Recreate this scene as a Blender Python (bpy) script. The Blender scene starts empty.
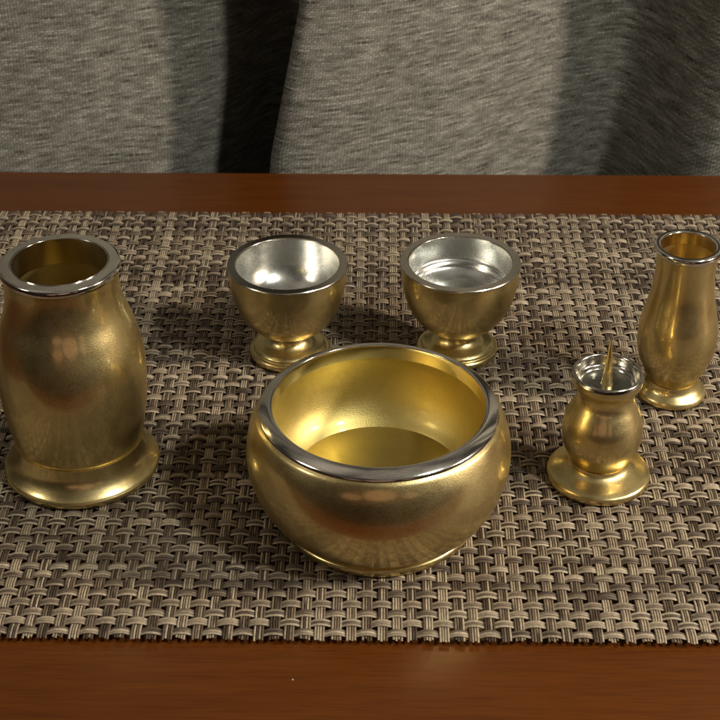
import bpy, bmesh, math, random
import numpy as np
from mathutils import Vector

R = math.radians
scene = bpy.context.scene
COL = scene.collection
rng = np.random.default_rng(7)

# ------------------------------------------------------------------ camera
cam_d = bpy.data.cameras.new("camera")
cam_d.sensor_fit = 'HORIZONTAL'
cam_d.sensor_width = 36.0
cam_d.lens = 36.0 * 1600.0 / 720.0
cam_d.clip_start = 0.02
cam_d.clip_end = 50
cam = bpy.data.objects.new("camera", cam_d)
cam.location = (0, 0, 0.363)
cam.rotation_euler = (R(90 - 33), 0, 0)
COL.objects.link(cam)
scene.camera = cam
cam_d.dof.use_dof = True
cam_d.dof.focus_distance = 0.60
cam_d.dof.aperture_fstop = 45

# ------------------------------------------------------------------ world: the dim room around
world = bpy.data.worlds.new("World")
scene.world = world
world.use_nodes = True
wn, wl = world.node_tree.nodes, world.node_tree.links
wn.clear()
w_out = wn.new('ShaderNodeOutputWorld')
w_bg = wn.new('ShaderNodeBackground')
w_tc = wn.new('ShaderNodeTexCoord')
w_sep = wn.new('ShaderNodeSeparateXYZ')
w_map = wn.new('ShaderNodeMapRange')
w_map.inputs['From Min'].default_value = -1
w_ramp = wn.new('ShaderNodeValToRGB')
wl.new(w_tc.outputs['Generated'], w_sep.inputs[0])
wl.new(w_sep.outputs['Z'], w_map.inputs['Value'])
wl.new(w_map.outputs[0], w_ramp.inputs[0])
e = w_ramp.color_ramp.elements
e[0].position = 0.45; e[0].color = (0.050, 0.040, 0.028, 1)
e[1].position = 0.95; e[1].color = (1.0, 0.87, 0.69, 1)
m2_ = e.new(0.80); m2_.color = (0.30, 0.26, 0.20, 1)
m_ = e.new(0.62); m_.color = (0.12, 0.098, 0.07, 1)
w_nz = wn.new('ShaderNodeTexNoise')          # the unseen room: lighter and darker walls and furniture
w_nz.inputs['Scale'].default_value = 1.7
w_nz.inputs['Detail'].default_value = 3
w_nz.inputs['Distortion'].default_value = 0.4
wl.new(w_tc.outputs['Generated'], w_nz.inputs['Vector'])
w_r2 = wn.new('ShaderNodeMapRange')
w_r2.inputs['From Min'].default_value = 0.36
w_r2.inputs['From Max'].default_value = 0.66
w_r2.inputs['To Min'].default_value = 0.25
w_r2.inputs['To Max'].default_value = 2.1
wl.new(w_nz.outputs[0], w_r2.inputs['Value'])
w_mul = wn.new('ShaderNodeVectorMath'); w_mul.operation = 'SCALE'
wl.new(w_ramp.outputs[0], w_mul.inputs[0])
wl.new(w_r2.outputs[0], w_mul.inputs['Scale'])
wl.new(w_mul.outputs[0], w_bg.inputs[0])
w_bg.inputs[1].default_value = 0.19
wl.new(w_bg.outputs[0], w_out.inputs[0])


# ------------------------------------------------------------------ lamps
def area_lamp(name, loc, target, power, size, color, size_y=None):
    d = bpy.data.lights.new(name, 'AREA')
    d.energy = power
    d.color = color
    d.size = size
    if size_y:
        d.shape = 'RECTANGLE'
        d.size_y = size_y
    o = bpy.data.objects.new(name, d)
    o.location = loc
    v = Vector(target) - Vector(loc)
    o.rotation_euler = v.to_track_quat('-Z', 'Y').to_euler()
    COL.objects.link(o)
    return o


area_lamp("warm_room_lamp", (0.94, 0.30, 0.50), (0.05, 0.52, 0), 12.3, 0.08, (1.0, 0.85, 0.66))
area_lamp("cool_room_lamp", (0.79, -0.10, 1.06), (0.0, 0.55, 0), 11.5, 0.11, (1.0, 0.985, 0.85))
area_lamp("weak_left_lamp", (-1.0, 0.1, 0.75), (0, 0.5, 0), 2.2, 0.25, (1.0, 0.9, 0.72))
# dim warm glow of the photographer's lit hands and shirt, just behind the table edge
for hx, hy, hz, hw, hh_ in ((-0.16, 0.04, 0.09, 0.13, 0.07), (0.01, 0.02, 0.12, 0.20, 0.11), (0.19, 0.05, 0.10, 0.09, 0.07)):
    area_lamp("hand_bounce_light", (hx, hy, hz), (hx, 0.5, 0.09), 1.15 * hw * hh_, hw, (1.0, 0.58, 0.41), hh_).data.shape = 'ELLIPSE'

scene.view_settings.view_transform = 'Standard'
scene.view_settings.look = 'None'
scene.view_settings.exposure = 0
scene.view_settings.gamma = 1
scene.render.engine = 'CYCLES'
scene.cycles.max_bounces = 10
scene.cycles.glossy_bounces = 8


# ------------------------------------------------------------------ helpers
def tag(o, label=None, cat=None, group=None, kind=None):
    if label: o['label'] = label
    if cat: o['category'] = cat
    if group: o['group'] = group
    if kind: o['kind'] = kind
    return o


def thing(name, loc, label, cat, group=None):
    o = bpy.data.objects.new(name, None)
    o.empty_display_size = 0.01
    o.location = loc
    COL.objects.link(o)
    return tag(o, label, cat, group)


def mesh_np(name, co, quads, smooth=True):
    me = bpy.data.meshes.new(name)
    n, f = len(co), len(quads)
    me.vertices.add(n)
    me.vertices.foreach_set("co", np.ascontiguousarray(co, dtype=np.float32).ravel())
    me.loops.add(f * 4)
    me.loops.foreach_set("vertex_index", np.ascontiguousarray(quads, dtype=np.int32).ravel())
    me.polygons.add(f)
    me.polygons.foreach_set("loop_start", np.arange(0, f * 4, 4, dtype=np.int32))
    me.polygons.foreach_set("loop_total", np.full(f, 4, dtype=np.int32))
    me.update(calc_edges=True)
    me.polygons.foreach_set("use_smooth", np.full(f, smooth, dtype=bool))
    return me


def link(name, me, mat, parent=None):
    o = bpy.data.objects.new(name, me)
    if mat: me.materials.append(mat)
    COL.objects.link(o)
    if parent: o.parent = parent
    return o


def smooth_path(pts, n=6):
    """Catmull-Rom through pts; pts is a list of runs, the runs meet at sharp corners."""
    out = []
    for run in pts:
        P = np.array(run, dtype=float)
        if len(P) == 2:
            seg = [P[0], P[1]]
        else:
            Q = np.vstack([2 * P[0] - P[1], P, 2 * P[-1] - P[-2]])
            seg = []
            for i in range(1, len(Q) - 2):
                p0, p1, p2, p3 = Q[i - 1], Q[i], Q[i + 1], Q[i + 2]
                for k in range(n):
                    t = k / n
                    seg.append(0.5 * (2 * p1 + (p2 - p0) * t + (2 * p0 - 5 * p1 + 4 * p2 - p3) * t * t
                                      + (3 * p1 - p0 - 3 * p2 + p3) * t ** 3))
            seg.append(P[-1])
        out.append(np.array(seg))
    return out


def lathe(name, runs, mat, parent, segs=160, n=6):
    """Turned part. Every run gets its own vertices, so corners between runs stay crisp."""
    cos, quads, base = [], [], 0
    a = np.linspace(0, 2 * np.pi, segs, endpoint=False)
    ca, sa = np.cos(a), np.sin(a)
    for run in smooth_path(runs, n):
        r = np.maximum(run[:, 0], 1e-6)
        z = run[:, 1]
        m = len(r)
        co = np.stack([r[:, None] * ca, r[:, None] * sa, np.repeat(z[:, None], segs, 1)], -1).reshape(-1, 3)
        cos.append(co)
        i = np.arange(m - 1)[:, None]
        j = np.arange(segs)[None, :]
        jn = (j + 1) % segs
        q = np.stack([i * segs + j, i * segs + jn, (i + 1) * segs + jn, (i + 1) * segs + j], -1).reshape(-1, 4) + base
        quads.append(q)
        base += m * segs
    me = mesh_np(name, np.vstack(cos), np.vstack(quads))
    return link(name, me, mat, parent)


def new_mat(name):
    m = bpy.data.materials.new(name)
    m.use_nodes = True
    nt = m.node_tree
    return m, nt.nodes, nt.links, nt.nodes['Principled BSDF']


def ramp(n, stops):
    r = n.new('ShaderNodeValToRGB')
    el = r.color_ramp.elements
    el[0].position, el[0].color = stops[0][0], (*stops[0][1], 1)
    el[1].position, el[1].color = stops[-1][0], (*stops[-1][1], 1)
    for p, c in stops[1:-1]:
        x = el.new(p); x.color = (*c, 1)
    return r


# ------------------------------------------------------------------ materials
def metal(name, dark, light, rough, grain=0.0, grain_scale=2600, rough_var=0.08, gloss=0.0, lathe_marks=0.0):
    m, n, l, b = new_mat(name)
    tc = n.new('ShaderNodeTexCoord')
    b.inputs['Metallic'].default_value = 1.0
    cl = n.new('ShaderNodeTexNoise')          # broad tarnish clouds
    cl.inputs['Scale'].default_value = 55
    cl.inputs['Detail'].default_value = 5
    cl.inputs['Roughness'].default_value = 0.65
    l.new(tc.outputs['Object'], cl.inputs['Vector'])
    fine = n.new('ShaderNodeTexNoise')        # fine grain of the lacquered metal
    fine.inputs['Scale'].default_value = grain_scale
    fine.inputs['Detail'].default_value = 2
    l.new(tc.outputs['Object'], fine.inputs['Vector'])
    mix = n.new('ShaderNodeMath'); mix.operation = 'MULTIPLY_ADD'
    mix.inputs[1].default_value = 0.45
    l.new(fine.outputs[0], mix.inputs[0])
    mm = n.new('ShaderNodeMath'); mm.operation = 'MULTIPLY'
    mm.inputs[1].default_value = 0.55
    l.new(cl.outputs[0], mm.inputs[0])
    l.new(mm.outputs[0], mix.inputs[2])
    cr = ramp(n, [(0.34, dark), (0.64, light)])
    l.new(mix.outputs[0], cr.inputs[0])
    l.new(cr.outputs[0], b.inputs['Base Color'])
    rr = n.new('ShaderNodeMapRange')
    rr.inputs['From Min'].default_value = 0.3
    rr.inputs['From Max'].default_value = 0.7
    rr.inputs['To Min'].default_value = max(0.02, rough - rough_var)
    rr.inputs['To Max'].default_value = rough + rough_var
    l.new(mix.outputs[0], rr.inputs['Value'])
    l.new(rr.outputs[0], b.inputs['Roughness'])
    prev = None
    if grain > 0:
        bp = n.new('ShaderNodeBump')
        bp.inputs['Strength'].default_value = grain
        bp.inputs['Distance'].default_value = 0.0002
        l.new(fine.outputs[0], bp.inputs['Height'])
        prev = bp
    if lathe_marks > 0:                       # faint turning rings
        sp = n.new('ShaderNodeSeparateXYZ')
        l.new(tc.outputs['Object'], sp.inputs[0])
        ln = n.new('ShaderNodeVectorMath'); ln.operation = 'LENGTH'
        cxy = n.new('ShaderNodeCombineXYZ')
        l.new(sp.outputs[0], cxy.inputs[0]); l.new(sp.outputs[1], cxy.inputs[1])
        l.new(cxy.outputs[0], ln.inputs[0])
        ad = n.new('ShaderNodeMath'); ad.operation = 'ADD'
        l.new(ln.outputs['Value'], ad.inputs[0]); l.new(sp.outputs[2], ad.inputs[1])
        nz = n.new('ShaderNodeTexNoise'); nz.noise_dimensions = '1D'
        nz.inputs['Scale'].default_value = 1800
        nz.inputs['Detail'].default_value = 3
        l.new(ad.outputs[0], nz.inputs['W'])
        b2 = n.new('ShaderNodeBump')
        b2.inputs['Strength'].default_value = lathe_marks
        b2.inputs['Distance'].default_value = 0.0002
        l.new(nz.outputs[0], b2.inputs['Height'])
        if prev: l.new(prev.outputs[0], b2.inputs['Normal'])
        prev = b2
    if prev:
        l.new(prev.outputs[0], b.inputs['Normal'])
    if gloss > 0:                             # polished lacquer lobe over the satin grain
        g = n.new('ShaderNodeBsdfAnisotropic')
        g.inputs['Roughness'].default_value = 0.13
        l.new(cr.outputs[0], g.inputs['Color'])
        mx = n.new('ShaderNodeMixShader')
        mx.inputs[0].default_value = gloss
        l.new(b.outputs[0], mx.inputs[1]); l.new(g.outputs[0], mx.inputs[2])
        l.new(mx.outputs[0], n['Material Output'].inputs['Surface'])
    return m


M_BRASS = metal('satin_brass', (0.60, 0.475, 0.215), (0.76, 0.625, 0.32), 0.37, grain=0.28, rough_var=0.09, gloss=0.33)
M_BRASS_FOOT = metal('turned_brass', (0.62, 0.49, 0.22), (0.76, 0.625, 0.32), 0.33, grain=0.18, rough_var=0.08, gloss=0.28, lathe_marks=0.05)
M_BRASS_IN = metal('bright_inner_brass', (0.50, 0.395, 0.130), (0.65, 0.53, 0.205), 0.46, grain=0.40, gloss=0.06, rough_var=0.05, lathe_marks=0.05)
M_BRASS_DULL = metal('dull_inner_brass', (0.42, 0.33, 0.13), (0.58, 0.47, 0.20), 0.36, grain=0.05, rough_var=0.05, lathe_marks=0.08)
M_CHROME = metal('bright_plating', (0.66, 0.63, 0.58), (0.90, 0.87, 0.82), 0.13, rough_var=0.03)
M_RIM = metal('brushed_plating', (0.56, 0.52, 0.46), (0.70, 0.66, 0.59), 0.20, grain=0.04, rough_var=0.05, lathe_marks=0.04)
M_PAN = metal('dull_plating', (0.50, 0.48, 0.43), (0.66, 0.63, 0.57), 0.17, grain=0.02, rough_var=0.05)
M_SILVER = metal('silver_lining', (0.62, 0.63, 0.60), (0.88, 0.88, 0.86), 0.26, grain=0.0, rough_var=0.05, lathe_marks=0.03)


def wood_mat():
    m, n, l, b = new_mat('varnished_wood')
    tc = n.new('ShaderNodeTexCoord')
    mp = n.new('ShaderNodeMapping')
    mp.inputs['Scale'].default_value = (7, 75, 75)
    l.new(tc.outputs['Object'], mp.inputs[0])
    a = n.new('ShaderNodeTexNoise')
    a.inputs['Scale'].default_value = 2.4
    a.inputs['Detail'].default_value = 7
    a.inputs['Roughness'].default_value = 0.62
    a.inputs['Distortion'].default_value = 0.5
    l.new(mp.outputs[0], a.inputs['Vector'])
    cr = ramp(n, [(0.25, (0.078, 0.0195, 0.0026)), (0.50, (0.090, 0.0252, 0.0033)), (0.78, (0.108, 0.0305, 0.0046))])
    l.new(a.outputs[0], cr.inputs[0])
    mp2 = n.new('ShaderNodeMapping')
    mp2.inputs['Scale'].default_value = (40, 900, 900)
    l.new(tc.outputs['Object'], mp2.inputs[0])
    p = n.new('ShaderNodeTexNoise')
    p.inputs['Scale'].default_value = 1.6
    p.inputs['Detail'].default_value = 3
    l.new(mp2.outputs[0], p.inputs['Vector'])
    pr = ramp(n, [(0.36, (0.62, 0.55, 0.5)), (0.52, (1, 1, 1))])
    l.new(p.outputs[0], pr.inputs[0])
    mul = n.new('ShaderNodeMixRGB'); mul.blend_type = 'MULTIPLY'
    mul.inputs[0].default_value = 0.5
    l.new(cr.outputs[0], mul.inputs[1]); l.new(pr.outputs[0], mul.inputs[2])
    vo = n.new('ShaderNodeTexVoronoi')        # a few specks of dust
    vo.inputs['Scale'].default_value = 30
    l.new(tc.outputs['Object'], vo.inputs['Vector'])
    lt = n.new('ShaderNodeMath'); lt.operation = 'LESS_THAN'
    lt.inputs[1].default_value = 0.011
    l.new(vo.outputs['Distance'], lt.inputs[0])
    dm = n.new('ShaderNodeMixRGB')
    dm.inputs[2].default_value = (0.34, 0.29, 0.23, 1)
    l.new(lt.outputs[0], dm.inputs[0]); l.new(mul.outputs[0], dm.inputs[1])
    l.new(dm.outputs[0], b.inputs['Base Color'])
    b.inputs['Roughness'].default_value = 0.30
    b.inputs['Specular IOR Level'].default_value = 0.32
    b.inputs['Coat Weight'].default_value = 0.10
    b.inputs['Coat Roughness'].default_value = 0.22
    bp = n.new('ShaderNodeBump')
    bp.inputs['Strength'].default_value = 0.06
    bp.inputs['Distance'].default_value = 0.0004
    l.new(p.outputs[0], bp.inputs['Height'])
    l.new(bp.outputs[0], b.inputs['Normal'])
    return m


def strand_mat():
    m, n, l, b = new_mat('woven_vinyl')
    at = n.new('ShaderNodeAttribute'); at.attribute_name = 'strand_colour'
    tc = n.new('ShaderNodeTexCoord')
    nz = n.new('ShaderNodeTexNoise')
    nz.inputs['Scale'].default_value = 900
    nz.inputs['Detail'].default_value = 3
    l.new(tc.outputs['Object'], nz.inputs['Vector'])
    rr = ramp(n, [(0.3, (0.72, 0.72, 0.72)), (0.7, (1.2, 1.2, 1.2))])
    l.new(nz.outputs[0], rr.inputs[0])
    mul = n.new('ShaderNodeMixRGB'); mul.blend_type = 'MULTIPLY'
    mul.inputs[0].default_value = 1
    l.new(at.outputs['Color'], mul.inputs[1]); l.new(rr.outputs[0], mul.inputs[2])
    l.new(mul.outputs[0], b.inputs['Base Color'])
    b.inputs['Roughness'].default_value = 0.48
    b.inputs['Specular IOR Level'].default_value = 0.4
    return m


def cloth_mat():
    """Plain weave: every weft and warp thread has its own drifting shade."""
    m, n, l, b = new_mat('grey_linen_weave')
    uv = n.new('ShaderNodeUVMap'); uv.uv_map = 'cloth'

    def math_(op, a, c=None, d=None):
        x = n.new('ShaderNodeMath'); x.operation = op
        for k, v in enumerate((a, c, d)):
            if v is None: continue
            if isinstance(v, (int, float)): x.inputs[k].default_value = v
            else: l.new(v, x.inputs[k])
        return x.outputs[0]

    def noise2(x, y, det=2):
        c = n.new('ShaderNodeCombineXYZ')
        l.new(x, c.inputs[0]); l.new(y, c.inputs[1])
        t = n.new('ShaderNodeTexNoise'); t.noise_dimensions = '2D'
        t.inputs['Scale'].default_value = 1
        t.inputs['Detail'].default_value = det
        l.new(c.outputs[0], t.inputs['Vector'])
        return t.outputs[0]

    sp = n.new('ShaderNodeSeparateXYZ'); l.new(uv.outputs[0], sp.inputs[0])
    u0, v0 = sp.outputs[0], sp.outputs[1]
    # threads are never quite straight
    wob = noise2(math_('MULTIPLY', u0, 45.0), math_('MULTIPLY', v0, 120.0), 2)
    wob2 = noise2(math_('MULTIPLY', u0, 120.0), math_('MULTIPLY', v0, 45.0), 2)
    v = math_('MULTIPLY_ADD', wob, 0.0016, v0)
    u = math_('MULTIPLY_ADD', wob2, 0.0018, u0)
    us, vs = math_('MULTIPLY', u, 1 / 0.0015), math_('MULTIPLY', v, 1 / 0.0012)
    fu, fv = math_('FLOOR', us), math_('FLOOR', vs)
    weft = noise2(math_('MULTIPLY', u, 85.0), math_('MULTIPLY', fv, 7.31), 1)
    warp = noise2(math_('MULTIPLY', fu, 5.77), math_('MULTIPLY', v, 420.0), 2)
    par = math_('FLOORED_MODULO', math_('ADD', fu, fv), 2.0)
    cu, cv = math_('SUBTRACT', math_('FRACT', us), 0.5), math_('SUBTRACT', math_('FRACT', vs), 0.5)
    hu = math_('SUBTRACT', 1.0, math_('MULTIPLY', math_('MULTIPLY', cu, cu), 3.2))
    hv = math_('SUBTRACT', 1.0, math_('MULTIPLY', math_('MULTIPLY', cv, cv), 3.2))
    shade_weft = math_('MULTIPLY_ADD', weft, 0.50, 0.25)
    shade_warp = math_('MULTIPLY_ADD', warp, 0.55, 0.20)
    mixs = n.new('ShaderNodeMix'); mixs.data_type = 'FLOAT'
    l.new(math_('MULTIPLY', par, 0.5), mixs.inputs[0])
    l.new(shade_weft, mixs.inputs[2]); l.new(shade_warp, mixs.inputs[3])
    hh = n.new('ShaderNodeMix'); hh.data_type = 'FLOAT'
    l.new(par, hh.inputs[0]); l.new(hv, hh.inputs[2]); l.new(hu, hh.inputs[3])
    cr = ramp(n, [(0.33, (0.052, 0.047, 0.039)), (0.50, (0.172, 0.167, 0.150)), (0.68, (0.345, 0.337, 0.31))])
    l.new(mixs.outputs[0], cr.inputs[0])
    gap = math_('MULTIPLY_ADD', math_('SUBTRACT', hh.outputs[0], 1.0), 0.95, 1.15)   # dark gaps between the threads
    gm = n.new('ShaderNodeVectorMath'); gm.operation = 'SCALE'
    l.new(cr.outputs[0], gm.inputs[0]); l.new(gap, gm.inputs['Scale'])
    l.new(gm.outputs[0], b.inputs['Base Color'])
    b.inputs['Roughness'].default_value = 0.92
    b.inputs['Specular IOR Level'].default_value = 0.15
    b.inputs['Sheen Weight'].default_value = 0.08
    bp = n.new('ShaderNodeBump')
    bp.inputs['Strength'].default_value = 0.55
    bp.inputs['Distance'].default_value = 0.0003
    l.new(math_('ADD', hh.outputs[0], mixs.outputs[0]), bp.inputs['Height'])
    l.new(bp.outputs[0], b.inputs['Normal'])
    return m


M_WOOD, M_STRAND, M_CLOTH = wood_mat(), strand_mat(), cloth_mat()

# ------------------------------------------------------------------ table
TURN = -0.012           # table and mat are turned a touch to the camera
TOP_Z = -0.0030


def build_table():
    bm = bmesh.new()
    x0, x1, y0, y1, z0, z1 = -0.75, 0.75, 0.343, 0.7415, TOP_Z - 0.03, TOP_Z
    vs = [bm.verts.new(p) for p in ((x0, y0, z0), (x1, y0, z0), (x1, y1, z0), (x0, y1, z0),
                                    (x0, y0, z1), (x1, y0, z1), (x1, y1, z1), (x0, y1, z1))]
    for f in ((3, 2, 1, 0), (4, 5, 6, 7), (0, 1, 5, 4), (1, 2, 6, 5), (2, 3, 7, 6), (3, 0, 4, 7)):
        bm.faces.new([vs[i] for i in f])
    top = [ed for ed in bm.edges if all(abs(v.co.z - z1) < 1e-6 for v in ed.verts)]
    bmesh.ops.bevel(bm, geom=top, offset=0.004, segments=5, profile=0.5, affect='EDGES')
    me = bpy.data.meshes.new('wooden_table')
    bm.to_mesh(me); bm.free()
    for p in me.polygons: p.use_smooth = True
    me.set_sharp_from_angle(angle=R(40))
    o = link('wooden_table', me, M_WOOD)
    o.rotation_euler.z = TURN
    return tag(o, 'varnished red brown wooden tabletop under the woven placemat', 'table')


build_table()


# ------------------------------------------------------------------ placemat, really woven
def build_mat():
    PX, NX = 0.00510, 100          # warp bundles (run away from the viewer)
    NY = 63                       # weft rows
    Y0, Y1 = 0.3920, 0.6905
    PY = (Y1 - Y0) / NY
    A_WEFT, A_WARP = 0.00054, 0.00028
    pal = np.array([[0.355, 0.292, 0.216], [0.265, 0.210, 0.152], [0.158, 0.119, 0.085],
                    [0.092, 0.066, 0.049], [0.054, 0.037, 0.027]])
    cos, quads, cols = [], [], []
    base = 0

    def shade(n, k, probs):
        idx = rng.choice(5, p=probs)
        c = pal[idx] * rng.uniform(0.88, 1.10)
        c2 = pal[rng.choice(5, p=probs)] * rng.uniform(0.88, 1.10)
        # dyed yarn drifts slowly between two tones along its length
        x = np.linspace(0, rng.uniform(14, 40), n) + rng.uniform(0, 6)
        t = np.clip(0.5 + 1.6 * np.sin(x * 1.7) * np.sin(x * 0.63 + 1) - 0.35, 0, 1)[:, None]
        out = c * (1 - t) + c2 * t
        return np.repeat(out[:, None, :], k, 1).reshape(-1, 3)

    def ribbon(path, side, up_h, width, colr):
        """path (n,3): centre line; side: unit vector; low arched cross-section, 5 points."""
        nonlocal base
        n = len(path)
        s = np.array([-0.5, -0.40, 0.0, 0.40, 0.5]) * width
        h = np.array([-1.6, 0.22, 0.50, 0.22, -1.6]) * up_h
        co = path[:, None, :] + s[None, :, None] * side[None, None, :] + h[None, :, None] * np.array([0, 0, 1.0])
        k = 5
        i = np.arange(n - 1)[:, None]; j = np.arange(k - 1)[None, :]
        q = np.stack([i * k + j, i * k + j + 1, (i + 1) * k + j + 1, (i + 1) * k + j], -1).reshape(-1, 4)
        cos.append(co.reshape(-1, 3)); quads.append(q + base); cols.append(colr)
        base += n * k

    # warp
    S = 5
    v = np.arange(-0.62, NY - 0.38, 1.0 / S)
    for c in range(NX):
        xc = (c - (NX - 1) / 2) * PX + rng.normal(0, 0.00016)
        wob = 0.00018 * np.sin(v * rng.uniform(0.05, 0.12) + rng.uniform(0, 6))
        ph = np.cos(np.pi * (v + c))
        z = A_WARP * np.sign(ph) * np.abs(ph) ** 0.7
        probs = np.array([[.38, .26, .16, .10, .10], [.18, .18, .18, .22, .24], [.10, .12, .2, .26, .32],
                          [.5, .3, .12, .05, .03]])[rng.choice(4, p=[.42, .24, .16, .18])]
        ns = 4
        w = 0.00076
        for k in range(ns):
            off = (k - 1.5) * w * 1.15 + rng.normal(0, 0.00003)
            path = np.stack([xc + off + wob, Y0 + (v + 0.5) * PY, z + rng.normal(0, 0.00004) + 0 * v], -1)
            ends = rng.uniform(0, 0.0011)
            path[0, 1] -= ends; path[-1, 1] += rng.uniform(0, 0.0006)
            ribbon(path, np.array([-1.0, 0, 0]), 0.00016, w, shade(len(v), 5, probs))
    # weft
    u = np.arange(-0.6, NX - 0.4, 1.0 / S)
    for r in range(NY):
        yc = Y0 + (r + 0.5) * PY + (rng.normal(0, 0.00018) if 0 < r < NY - 1 else 0)
        ph = -np.cos(np.pi * (u + r))
        z = A_WEFT * np.sign(ph) * np.abs(ph) ** 0.75
        wob = 0.00012 * np.sin(u * rng.uniform(0.05, 0.15) + rng.uniform(0, 6))
        probs = np.array([[.40, .26, .14, .10, .10], [.22, .2, .18, .2, .2], [.10, .15, .22, .28, .25]])[rng.choice(3, p=[.5, .3, .2])]
        mid = np.array([.08, .12, .2, .3, .3]) if rng.random() < 0.5 else probs
        ns = 3
        w = 0.00094
        for k in range(ns):
            squeeze = 1 + 0.06 * ph
            off = (k - 1) * w * 1.17 * squeeze
            arch = 0.00010 if k == 1 else 0.0
            path = np.stack([(u - (NX - 1) / 2) * PX, yc + off + wob, z + arch * (ph > 0) + rng.normal(0, 0.00004)], -1)
            ribbon(path, np.array([0, 1.0, 0]), 0.00018, w, shade(len(u), 5, mid if k == 1 else probs))
    co = np.vstack(cos)
    top = co[:, 2].max()
    co[:, 2] -= top - 0.00012          # crests of the weave carry the vessels at z = 0
    me = mesh_np('woven_placemat', co, np.vstack(quads))
    ca = me.color_attributes.new('strand_colour', 'FLOAT_COLOR', 'POINT')
    c = np.vstack(cols)
    ca.data.foreach_set('color', np.hstack([c, np.ones((len(c), 1))]).astype(np.float32).ravel())
    print('mat z range', co[:, 2].min(), co[:, 2].max(), 'faces', len(me.polygons))
    o = link('woven_placemat', me, M_STRAND)
    o.rotation_euler.z = TURN
    return tag(o, 'brown and beige basket weave placemat lying on the wooden table', 'placemat')


build_mat()


# ------------------------------------------------------------------ curtain
def build_curtain():
    # (x at the bottom, x at the top, depth at the bottom, depth at the top); folds hang from above
    P = [(-0.80, -0.80, .020, .020), (-0.74, -0.73, .034, .034), (-0.70, -0.69, .040, .040), (-0.67, -0.66, .010, .010),
         (-0.64, -0.63, .000, .000), (-0.58, -0.57, .008, .008), (-0.52, -0.52, .026, .026), (-0.48, -0.47, .034, .034),
         (-0.45, -0.44, .008, .008), (-0.42, -0.41, .000, .000), (-0.36, -0.36, .010, .010), (-0.315, -0.31, .026, .026),
         (-0.285, -0.275, .022, .022), (-0.262, -0.25, .004, .004), (-0.238, -0.23, .000, .000), (-0.19, -0.19, .0045, .0055),
         (-0.15, -0.15, .010, .013), (-0.115, -0.118, .0165, .0225), (-0.088, -0.092, .0240, .030), (-0.068, -0.066, .034, .038),
         (-0.052, -0.044, .048, .048), (-0.034, -0.022, .050, .050), (-0.028, -0.016, .036, .036), (-0.034, -0.022, .018, .018),
         (-0.0465, -0.0305, .0065, .0065), (-0.0445, -0.0285, .0010, .0010), (-0.030, -0.017, .0000, .0005), (0.005, 0.012, .0035, .0050),
         (0.045, 0.048, .0120, .0145), (0.082, 0.083, .0250, .0285), (0.110, 0.113, .0350, .0385), (0.136, 0.142, .0420, .0450),
         (0.149, 0.158, .0390, .0420), (0.163, 0.174, .0230, .0240), (0.175, 0.188, .0080, .0080), (0.189, 0.201, .0010, .0010),
         (0.210, 0.218, .000, .000), (0.262, 0.264, .006, .006), (0.30, 0.30, .020, .020), (0.34, 0.345, .032, .032),
         (0.37, 0.38, .030, .030), (0.395, 0.405, .008, .008), (0.42, 0.42, .000, .000), (0.48, 0.48, .010, .010),
         (0.54, 0.545, .030, .030), (0.58, 0.585, .020, .020), (0.61, 0.61, .002, .002), (0.66, 0.66, .002, .002),
         (0.72, 0.72, .02, .02), (0.80, 0.80, .03, .03)]
    P = np.array(P)
    path = smooth_path([P.tolist()], 10)[0]
    zs = np.linspace(-0.42, 0.75, 118)
    t = (zs - (-0.01)) / 0.08
    tt = np.where(t > 1, 1 + 1.2 * np.tanh((t - 1) / 3), np.where(t < 0, 0.8 * np.tanh(t / 1.5), t))[:, None]
    X = path[None, :, 0] * (1 - tt) + path[None, :, 1] * tt
    D = path[None, :, 2] * (1 - tt) + path[None, :, 3] * tt
    D = D + 0.0012 * np.sin(X * 31 + zs[:, None] * 17) + 0.0007 * np.sin(X * 83 - zs[:, None] * 41)
    Y = 0.770 + 1.7 * D
    Z = np.repeat(zs[:, None], X.shape[1], 1)
    co = np.stack([X, Y, Z], -1)
    nz, nx = X.shape
    arc = np.concatenate([[0], np.cumsum(np.hypot(np.diff(path[:, 0] * .5 + path[:, 1] * .5), np.diff(path[:, 2])))])
    i = np.arange(nz - 1)[:, None]; j = np.arange(nx - 1)[None, :]
    q = np.stack([i * nx + j, i * nx + j + 1, (i + 1) * nx + j + 1, (i + 1) * nx + j], -1).reshape(-1, 4)
    me = mesh_np('window_curtain', co.reshape(-1, 3), q)
    uvl = me.uv_layers.new(name='cloth')
    uu = np.repeat(arc[None, :], nz, 0).ravel()
    # the weft sags a little in every fold
    vv = (Z - 0.12 * D).ravel()
    qi = q.ravel()
    uvl.data.foreach_set('uv', np.stack([uu[qi], vv[qi]], -1).astype(np.float32).ravel())
    o = link('window_curtain', me, M_CLOTH)
    s = o.modifiers.new('thickness', 'SOLIDIFY'); s.thickness = 0.0012; s.offset = -1
    return tag(o, 'grey linen weave curtain hanging in deep folds behind the table', 'curtain')


build_curtain()

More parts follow.
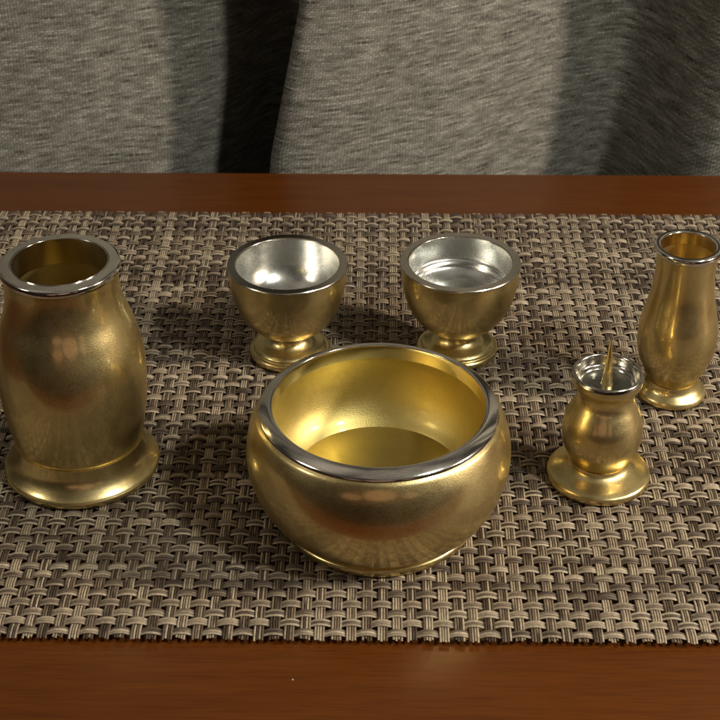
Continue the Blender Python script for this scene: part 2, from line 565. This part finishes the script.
# ------------------------------------------------------------------ vessels
def flower_vase():
    t = thing('flower_vase', (-0.1049, 0.4867, 0), 'large pot bellied brass vase with silver rim and wide flared foot', 'vase')
    lathe('foot', [[(0, .0006), (.0262, .0004)], [(.0262, .0004), (.0270, 0), (.0282, .0004), (.0289, .0014), (.0290, .0026), (.0285, .0035)],
                   [(.0285, .0035), (.0281, .0038), (.0270, .0050), (.0256, .0070), (.0245, .0095), (.0240, .0122), (.0238, .0140)],
                   [(.0238, .0140), (.0225, .0141)]], M_BRASS_FOOT, t)
    lathe('body', [[(.0222, .0139), (.0233, .0144)], [(.0233, .0144), (.0243, .0180), (.0258, .0265), (.0268, .0370), (.0269, .0460), (.0259, .0550), (.0239, .0630),
                   (.0217, .0695), (.0205, .0750), (.0201, .0800), (.0203, .0848)]], M_BRASS, t, n=8)
    lathe('rim', [[(.0200, .0847), (.0207, .0849), (.0211, .0855), (.0212, .0865), (.0209, .0874), (.0203, .0878)],
                  [(.0203, .0878), (.0174, .0879)], [(.0174, .0879), (.0169, .0877), (.0167, .0872), (.0166, .0780)], [(.0166, .0780), (.0174, .0776)]], M_CHROME, t)
    lathe('lining', [[(.0172, .0780), (.0172, .0640), (.0175, .055)], [(.0175, .055), (0, .055)]], M_BRASS_DULL, t)


def incense_bowl():
    t = thing('incense_bowl', (0.0065, 0.4555, 0), 'wide round brass bowl with broad silver rim, in the middle of the mat', 'bowl')
    lathe('foot', [[(0, .0012), (.0320, .0010)], [(.0320, .0010), (.0330, 0), (.0343, .0003), (.0349, .0012), (.0350, .0026), (.0346, .0034), (.0338, .0039), (.0335, .0045)],
                   [(.0335, .0045), (.0325, .0046)]], M_BRASS_FOOT, t)
    lathe('body', [[(.0328, .0044), (.0340, .0046)], [(.0340, .0046), (.0349, .0051), (.0370, .0066), (.0406, .0108), (.0442, .0178), (.0462, .0260), (.0464, .0325), (.0451, .0398),
                   (.0429, .0450), (.0414, .0467)]], M_BRASS, t, n=8, segs=220)
    lathe('rim', [[(.0411, .0462), (.0417, .0467), (.0416, .0474), (.0410, .0481), (.0395, .0491), (.0380, .0498), (.0373, .0497), (.0369, .0489), (.0369, .0440)],
                  [(.0369, .0440), (.0376, .0436)]], M_CHROME, t, segs=220)
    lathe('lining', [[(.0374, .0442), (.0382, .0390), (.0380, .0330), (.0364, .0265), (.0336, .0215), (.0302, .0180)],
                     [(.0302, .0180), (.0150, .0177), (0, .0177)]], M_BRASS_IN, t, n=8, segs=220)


def cup(loc, label, inside):
    t = thing('footed_cup', loc, label, 'cup', 'footed brass offering cups')
    lathe('foot', [[(0, .0006), (.0150, .0004)], [(.0150, .0004), (.0158, 0), (.0166, .0005), (.0169, .0014), (.0168, .0026), (.0163, .0032)],
                   [(.0163, .0032), (.0155, .0033), (.0151, .0036)], [(.0151, .0036), (.0149, .0044), (.0140, .0052), (.0124, .0059), (.0106, .0067), (.0091, .0080), (.0083, .0096), (.0081, .0108)]],
          M_BRASS_FOOT, t)
    lathe('body', [[(.0081, .0108), (.0086, .0110)], [(.0086, .0110), (.0120, .0126), (.0165, .0163), (.0203, .0220), (.0228, .0290), (.0240, .0360), (.0243, .0418)]], M_BRASS, t, n=8)
    lathe('rim', [[(.0240, .0417), (.0245, .0419), (.0246, .0424), (.0243, .0428)], [(.0243, .0428), (.0214, .0429)], [(.0214, .0429), (.0210, .0427), (.0209, .0422)]], M_RIM, t)
    lathe('lining', inside, M_SILVER, t, n=8)


def bud_vase():
    t = thing('bud_vase', (0.1253, 0.5352, 0), 'slim tall brass vase with narrow neck, behind the candle holder', 'vase')
    lathe('foot', [[(0, .0006), (.0124, .0004)], [(.0124, .0004), (.0130, 0), (.0137, .0004), (.0140, .0012), (.0138, .0022), (.0133, .0030), (.0122, .0040), (.0112, .0050), (.0105, .0064), (.0102, .0080)],
                   [(.0102, .0080), (.0092, .0081)]], M_BRASS_FOOT, t)
    lathe('body', [[(.0094, .0080), (.0101, .0084)], [(.0101, .0084), (.0106, .0096), (.0125, .0135), (.0147, .0195), (.0156, .0260), (.0151, .0335), (.0135, .0410), (.0121, .0480), (.0115, .0550), (.0115, .0610),
                   (.0119, .0652)]], M_BRASS, t, n=8)
    lathe('rim', [[(.0117, .0650), (.0126, .0653), (.0130, .0660), (.0130, .0670), (.0126, .0677), (.0120, .0679), (.0112, .0679), (.0106, .0676), (.0104, .0668), (.0104, .0625)],
                  [(.0104, .0625), (.0110, .0622)]], M_CHROME, t)
    lathe('lining', [[(.0108, .0626), (.0108, .0480)], [(.0108, .0480), (0, .0480)]], M_BRASS, t)


def candle_holder():
    t = thing('candle_holder', (0.0890, 0.4792, 0), 'short brass pricket candle holder with a spike in its silver dish', 'candle holder')
    lathe('foot', [[(0, .0006), (.0174, .0004)], [(.0174, .0004), (.0181, 0), (.0189, .0006), (.0192, .0016), (.0191, .0028), (.0185, .0036)],
                   [(.0185, .0036), (.0172, .0042), (.0150, .0050), (.0130, .0058), (.0115, .0068), (.0108, .0078), (.0106, .0086)], [(.0106, .0086), (.0098, .0087)]], M_BRASS_FOOT, t)
    lathe('body', [[(.0099, .0086), (.0105, .0089)], [(.0105, .0089), (.0122, .0118), (.0141, .0165), (.0148, .0215), (.0142, .0265), (.0124, .0312), (.0107, .0350), (.0103, .0378),
                   (.0109, .0400), (.0120, .0416), (.0127, .0430), (.0129, .0450)]], M_BRASS, t, n=8)
    lathe('drip_pan', [[(.0126, .0449), (.0130, .0452), (.0129, .0459), (.0127, .0465), (.0122, .0469), (.0117, .0468), (.0113, .0462), (.0110, .0448), (.0104, .0432), (.0094, .0424)],
                       [(.0094, .0424), (.0091, .0420), (.0088, .0419)], [(.0088, .0419), (.0045, .0417), (0, .0417)]], M_PAN, t)
    lathe('spike', [[(.0022, .0416), (.0020, .0424), (.0018, .0445), (.0014, .0490), (.0009, .0550), (.0004, .0595), (0, .0612)]], M_BRASS_FOOT, t, segs=48)


flower_vase()
incense_bowl()
cup((-0.0294, 0.5651, 0), 'footed brass cup with smooth silver bowl, standing nearer the large vase',
    [[(.0211, .0426), (.0210, .0405), (.0205, .0360), (.0191, .0305), (.0160, .0258), (.0115, .0228)], [(.0115, .0228), (.0108, .0222), (.0060, .0216), (0, .0215)]])
cup((0.0408, 0.5667, 0), 'footed brass cup with stepped silver well, standing nearer the slim vase',
    [[(.0211, .0426), (.0209, .0400), (.0206, .0350), (.0202, .0328), (.0192, .0318)],
     [(.0192, .0318), (.0186, .0310), (.0174, .0292), (.0130, .0268), (.0065, .0258), (0, .0256)]])
bud_vase()
candle_holder()
